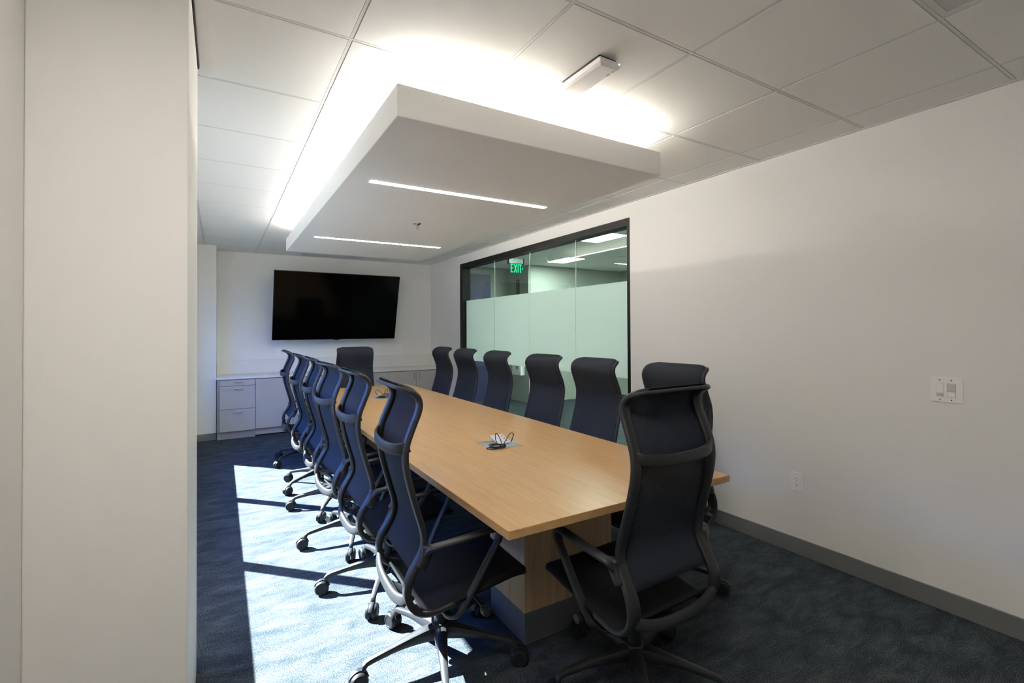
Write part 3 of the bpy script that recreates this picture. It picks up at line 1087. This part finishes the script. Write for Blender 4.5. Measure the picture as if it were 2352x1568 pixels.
def skin(s0, s1, ns, nv, bow, th):
    """fabric stretched over the sitter's side of the frame, wrapped a little round its edges"""
    m = MB()
    top, bot = [], []
    rs, rv = 0.055 / SLEN, 0.055 / 0.2
    for i in range(ns + 1):
        f = i / ns
        if s1 > 0.9:
            f = 1 - (1 - f) ** 1.6
        if s0 < 0.05:
            f = f ** 1.6
        s = s0 + (s1 - s0) * f
        vm = 1.0
        if s > 1 - rs:
            vm = 1 - rv + rv * math.sqrt(max(0, 1 - ((s - 1 + rs) / rs) ** 2))
        if s < rs:
            vm = 1 - rv + rv * math.sqrt(max(0, 1 - ((rs - s) / rs) ** 2))
        vm += 0.075
        for j in range(nv + 1):
            u = -1 + 2 * j / nv
            u = math.copysign(1 - (1 - abs(u)) ** 1.35, u)
            b_ = bow * math.sin(math.pi * f) ** 0.6 if 0 < i < ns else 0.0
            q, n = surf(s, u * vm)
            edge = max(0.0, (abs(u) - 0.90) / 0.10) ** 2
            q = q - n * (b_ * (1 - u * u) + 0.012 * edge) + n * 0.004
            top.append(q + n * th / 2)
            bot.append(q - n * th / 2)
    nn = (ns + 1) * (nv + 1)
    fs = []
    idx = lambda i, j: i * (nv + 1) + j
    for i in range(ns):
        for j in range(nv):
            fs.append((idx(i, j), idx(i, j + 1), idx(i + 1, j + 1), idx(i + 1, j)))
            fs.append((nn + idx(i, j), nn + idx(i + 1, j), nn + idx(i + 1, j + 1), nn + idx(i, j + 1)))
    for i in range(ns):
        fs.append((idx(i, 0), idx(i + 1, 0), nn + idx(i + 1, 0), nn + idx(i, 0)))
        fs.append((idx(i, nv), nn + idx(i, nv), nn + idx(i + 1, nv), idx(i + 1, nv)))
    for j in range(nv):
        fs.append((idx(0, j), nn + idx(0, j), nn + idx(0, j + 1), idx(0, j + 1)))
        fs.append((idx(ns, j), idx(ns, j + 1), nn + idx(ns, j + 1), nn + idx(ns, j)))
    m.add(top + bot, fs)
    return m


def make_leg():
    """one arm of the star base, pointing along +x"""
    pts = [(0.020, 0, 0.128), (0.06, 0, 0.130), (0.14, 0, 0.124), (0.22, 0, 0.113), (0.285, 0, 0.101), (0.313, 0, 0.094), (0.326, 0, 0.082), (0.328, 0, 0.068)]
    ww = [0.058, 0.052, 0.044, 0.037, 0.032, 0.030, 0.026, 0.024]
    hh = [0.062, 0.058, 0.046, 0.036, 0.028, 0.026, 0.024, 0.022]
    P = spline(pts, 22)
    def lerp(arr, t):
        f = t * (len(arr) - 1)
        i = min(int(f), len(arr) - 2)
        return arr[i] + (arr[i + 1] - arr[i]) * (f - i)
    profs = [rrect(lerp(ww, i / 21), lerp(hh, i / 21), 0.34, 3) for i in range(22)]
    return MB().sweep(P, profs, [(0, 1, 0)] * 22)


def make_caster():
    m = MB()
    cx = 0.347
    for sgn in (-1, 1):
        prof = [(0, 0.004), (0.034, 0.004), (0.0365, 0.008), (0.0365, 0.021), (0.032, 0.0275), (0.024, 0.0285), (0.023, 0.027), (0, 0.027)]
        m.lathe([(r, h_ * sgn) for r, h_ in prof], 20, (cx, 0, 0.0365), 'y')
    # hood over the wheels and stem
    hood = []
    for i in range(9):
        a = math.radians(20 + 150 * i / 8)
        hood.append((cx + 0.039 * math.cos(a), 0, 0.0365 + 0.039 * math.sin(a)))
    m.sweep(hood, [rrect(0.020, 0.006, 0.4, 3)] * 9, [(0, 1, 0)] * 9)
    m.lathe([(0, 0.0), (0.010, 0.0), (0.010, 0.03), (0, 0.03)], 12, (0.328, 0, 0.055))
    return m


def make_arm(sg):
    path = [(-.148, .243, .585), (-.140, .262, .606), (-.115, .272, .615), (-.02, .276, .623), (.085, .276, .633), (.130, .274, .633), (.152, .272, .615),
            (.146, .270, .585), (.105, .264, .515), (.052, .252, .420), (.012, .236, .340), (-.008, .215, .300), (-.02, .17, .278), (-.02, .10, .270), (-.02, .04, .270)]
    P = spline([(x, sg * y, z) for x, y, z in path], 64)
    profs, sides = [], []
    for i in range(64):
        t = i / 63
        wide = 0.042 if t < 0.42 else 0.036 if t < 0.8 else 0.034
        profs.append(rrect(wide, 0.016, 0.45, 3))
        sides.append((0, 1, 0) if t < 0.74 else Vector((0, 1, 0)).lerp(Vector((1, 0, 0)), min(1, (t - 0.74) / 0.1)))
    return MB().sweep(P, profs, sides)


def make_chair():
    t = thing('office_chair', 'x', 'chair')
    make_frame().build('frame', 'chair', t, smooth='all')
    skin(s_at(0.495), 1.0, 54, 18, 0.014, 0.004).build('backrest_mesh', 'mesh', t, smooth='all')
    skin(0.0, s_at(0.385), 36, 18, 0.012, 0.010).build('seat', 'seat', t, smooth='all')
    # bowed bar behind the shoulders
    P = spline([(-.196, -.205, .985), (-.222, -.19, .975), (-.246, -.12, .966), (-.254, 0, .963), (-.246, .12, .966), (-.222, .19, .975), (-.196, .205, .985)], 30)
    MB().sweep(P, [rrect(0.044, 0.013, 0.4, 3)] * 30, [(0, 0, 1)] * 30).build('shoulder_bar', 'chair', t, smooth='all')
    # lower cross bar behind the seat
    P = spline([(-.196, -.222, .432), (-.215, -.205, .410), (-.228, -.12, .388), (-.230, 0, .380), (-.228, .12, .388), (-.215, .205, .410), (-.196, .222, .432)], 30)
    MB().sweep(P, [rrect(0.040, 0.020, 0.42, 3)] * 30, [(0.25, 0, 1)] * 30).build('lower_bar', 'chair', t, smooth='all')
    for sg in (-1, 1):
        a = make_arm(sg).build('armrest', 'chair', t, smooth='all')
        P = spline([(-.140, sg * .244, .615), (-.139, sg * .247, .59), (-.150, sg * .246, .56), (-.166, sg * .243, .532)], 10)
        MB().sweep(P, [rrect(0.040, 0.030, 0.4, 3)] * 10, [(1, 0, 0.3)] * 10).build('arm_bracket', 'chair', a, smooth='all')
    # tilt mechanism, spine and levers
    m = MB().box(-0.10, 0.15, -0.075, 0.075, 0.285, 0.345)
    me = m.build('tilt_mechanism', 'chair_base', t, 0.012)
    m = MB()
    m.sweep([(-.06, 0, .305), (-.14, 0, .315), (-.205, 0, .355), (-.225, 0, .385)], [rrect(.09, .035, .4, 3), rrect(.10, .032, .4, 3), rrect(.13, .028, .4, 3), rrect(.16, .024, .4, 3)], [(0, 1, 0)] * 4)
    m.build('spine', 'chair_base', t, smooth='all')
    for (x, y0, y1) in ((0.10, -0.07, -0.235), (0.06, 0.07, 0.22)):
        lv = MB().tube([(x, y0, .315), (x, y1, .308)], 0.006, 8).build('lever', 'chair_base', t, smooth=True)
        sg = -1 if y1 < 0 else 1
        MB().lathe([(0, 0), (0.014, 0.002 * sg), (0.020, 0.018 * sg), (0.017, 0.042 * sg), (0, 0.046 * sg)], 14, (x, y1 - 0.01 * sg, .306), 'y').build('knob', 'chair_base', lv, smooth=True)
    for k_ in range(5):
        MB().sweep([(0.17 + 0.024 * k_, -.19, .392 + 0.003 * k_), (0.17 + 0.024 * k_, 0, .386 + 0.003 * k_), (0.17 + 0.024 * k_, .19, .392 + 0.003 * k_)], [rrect(.018, .018, .45, 3)] * 3, [(1, 0, 0)] * 3).build('seat_rib', 'chair_base', t, smooth='all')
    MB().lathe([(0, 0.055), (0.022, 0.055), (0.022, 0.105), (0.030, 0.108), (0.040, 0.118), (0.042, 0.150), (0.034, 0.165), (0.027, 0.168), (0.027, 0.235), (0.017, 0.236), (0.017, 0.29), (0, 0.29)], 20).build('gas_column', 'chair_base', t, smooth=True)
    return t


LEG = make_leg().build('base_leg', 'chair_base', None, smooth=True)
CAST = make_caster().build('caster', 'rubber', LEG, smooth=True)
proto = make_chair()
D = math.radians
# x, y, heading, world phase of the star base, label, group
SPOTS = [
    (0.817, 1.974, -2.5, 35.5, 'black mesh office chair, first in the window-side row counting from the white pier', None),
    (0.812, 2.729, -0.2, 25, 'black mesh office chair, second in the window-side row counting from the white pier', None),
    (0.804, 3.424, 4.0, 35, 'black mesh office chair, third in the window-side row counting from the white pier', None),
    (0.818, 4.145, 0.0, 24, 'black mesh office chair, fourth in the window-side row counting from the white pier', None),
    (0.805, 4.790, 1.6, 65, 'black mesh office chair, fifth in the window-side row counting from the white pier', None),
    (0.811, 5.748, -0.5, 65, 'black mesh office chair, last in the window-side row, nearest the drawer cabinet', None),
    (2.124, 1.954, 182.7, 14, 'black mesh office chair, wall-side row, backed by the solid white wall', None),
    (2.114, 2.658, 182.9, 40, 'black mesh office chair, wall-side row, beside the first glass pane from the white wall', None),
    (2.119, 3.301, 182.8, 8, 'black mesh office chair, wall-side row, third from the power outlet wall end', None),
    (2.122, 4.099, 181.2, 52, 'black mesh office chair, wall-side row, fourth from the power outlet wall end', None),
    (2.118, 4.807, 182.2, 20, 'black mesh office chair, wall-side row, in front of the navy panel beyond the glass', None),
    (2.118, 5.454, 181.8, 25, 'black mesh office chair, wall-side row, nearest the corner cabinet', None),
    (1.431, 1.432, 91.3, 20, 'black mesh office chair at the table head, facing the television', None),
    (1.434, 6.000, -90.8, 33, 'black mesh office chair at the table end below the television', None),
]
for i, (x, y, th, ph, lab, grp) in enumerate(SPOTS):
    c = proto if i == 0 else copy_tree(proto)
    c.location = (x, y, 0)
    c.rotation_euler = (0, 0, D(th))
    c['label'] = lab
    c['group'] = 'mesh office chairs around the conference table'
    SPOTS[i] = (c, th, ph)
for c, th, ph in SPOTS:
    for k_ in range(5):
        lg = copy_tree(LEG, c)
        lg.rotation_euler = (0, 0, D(ph + 72 * k_ - th))
for o in (CAST, LEG):
    bpy.data.objects.remove(o, do_unlink=True)
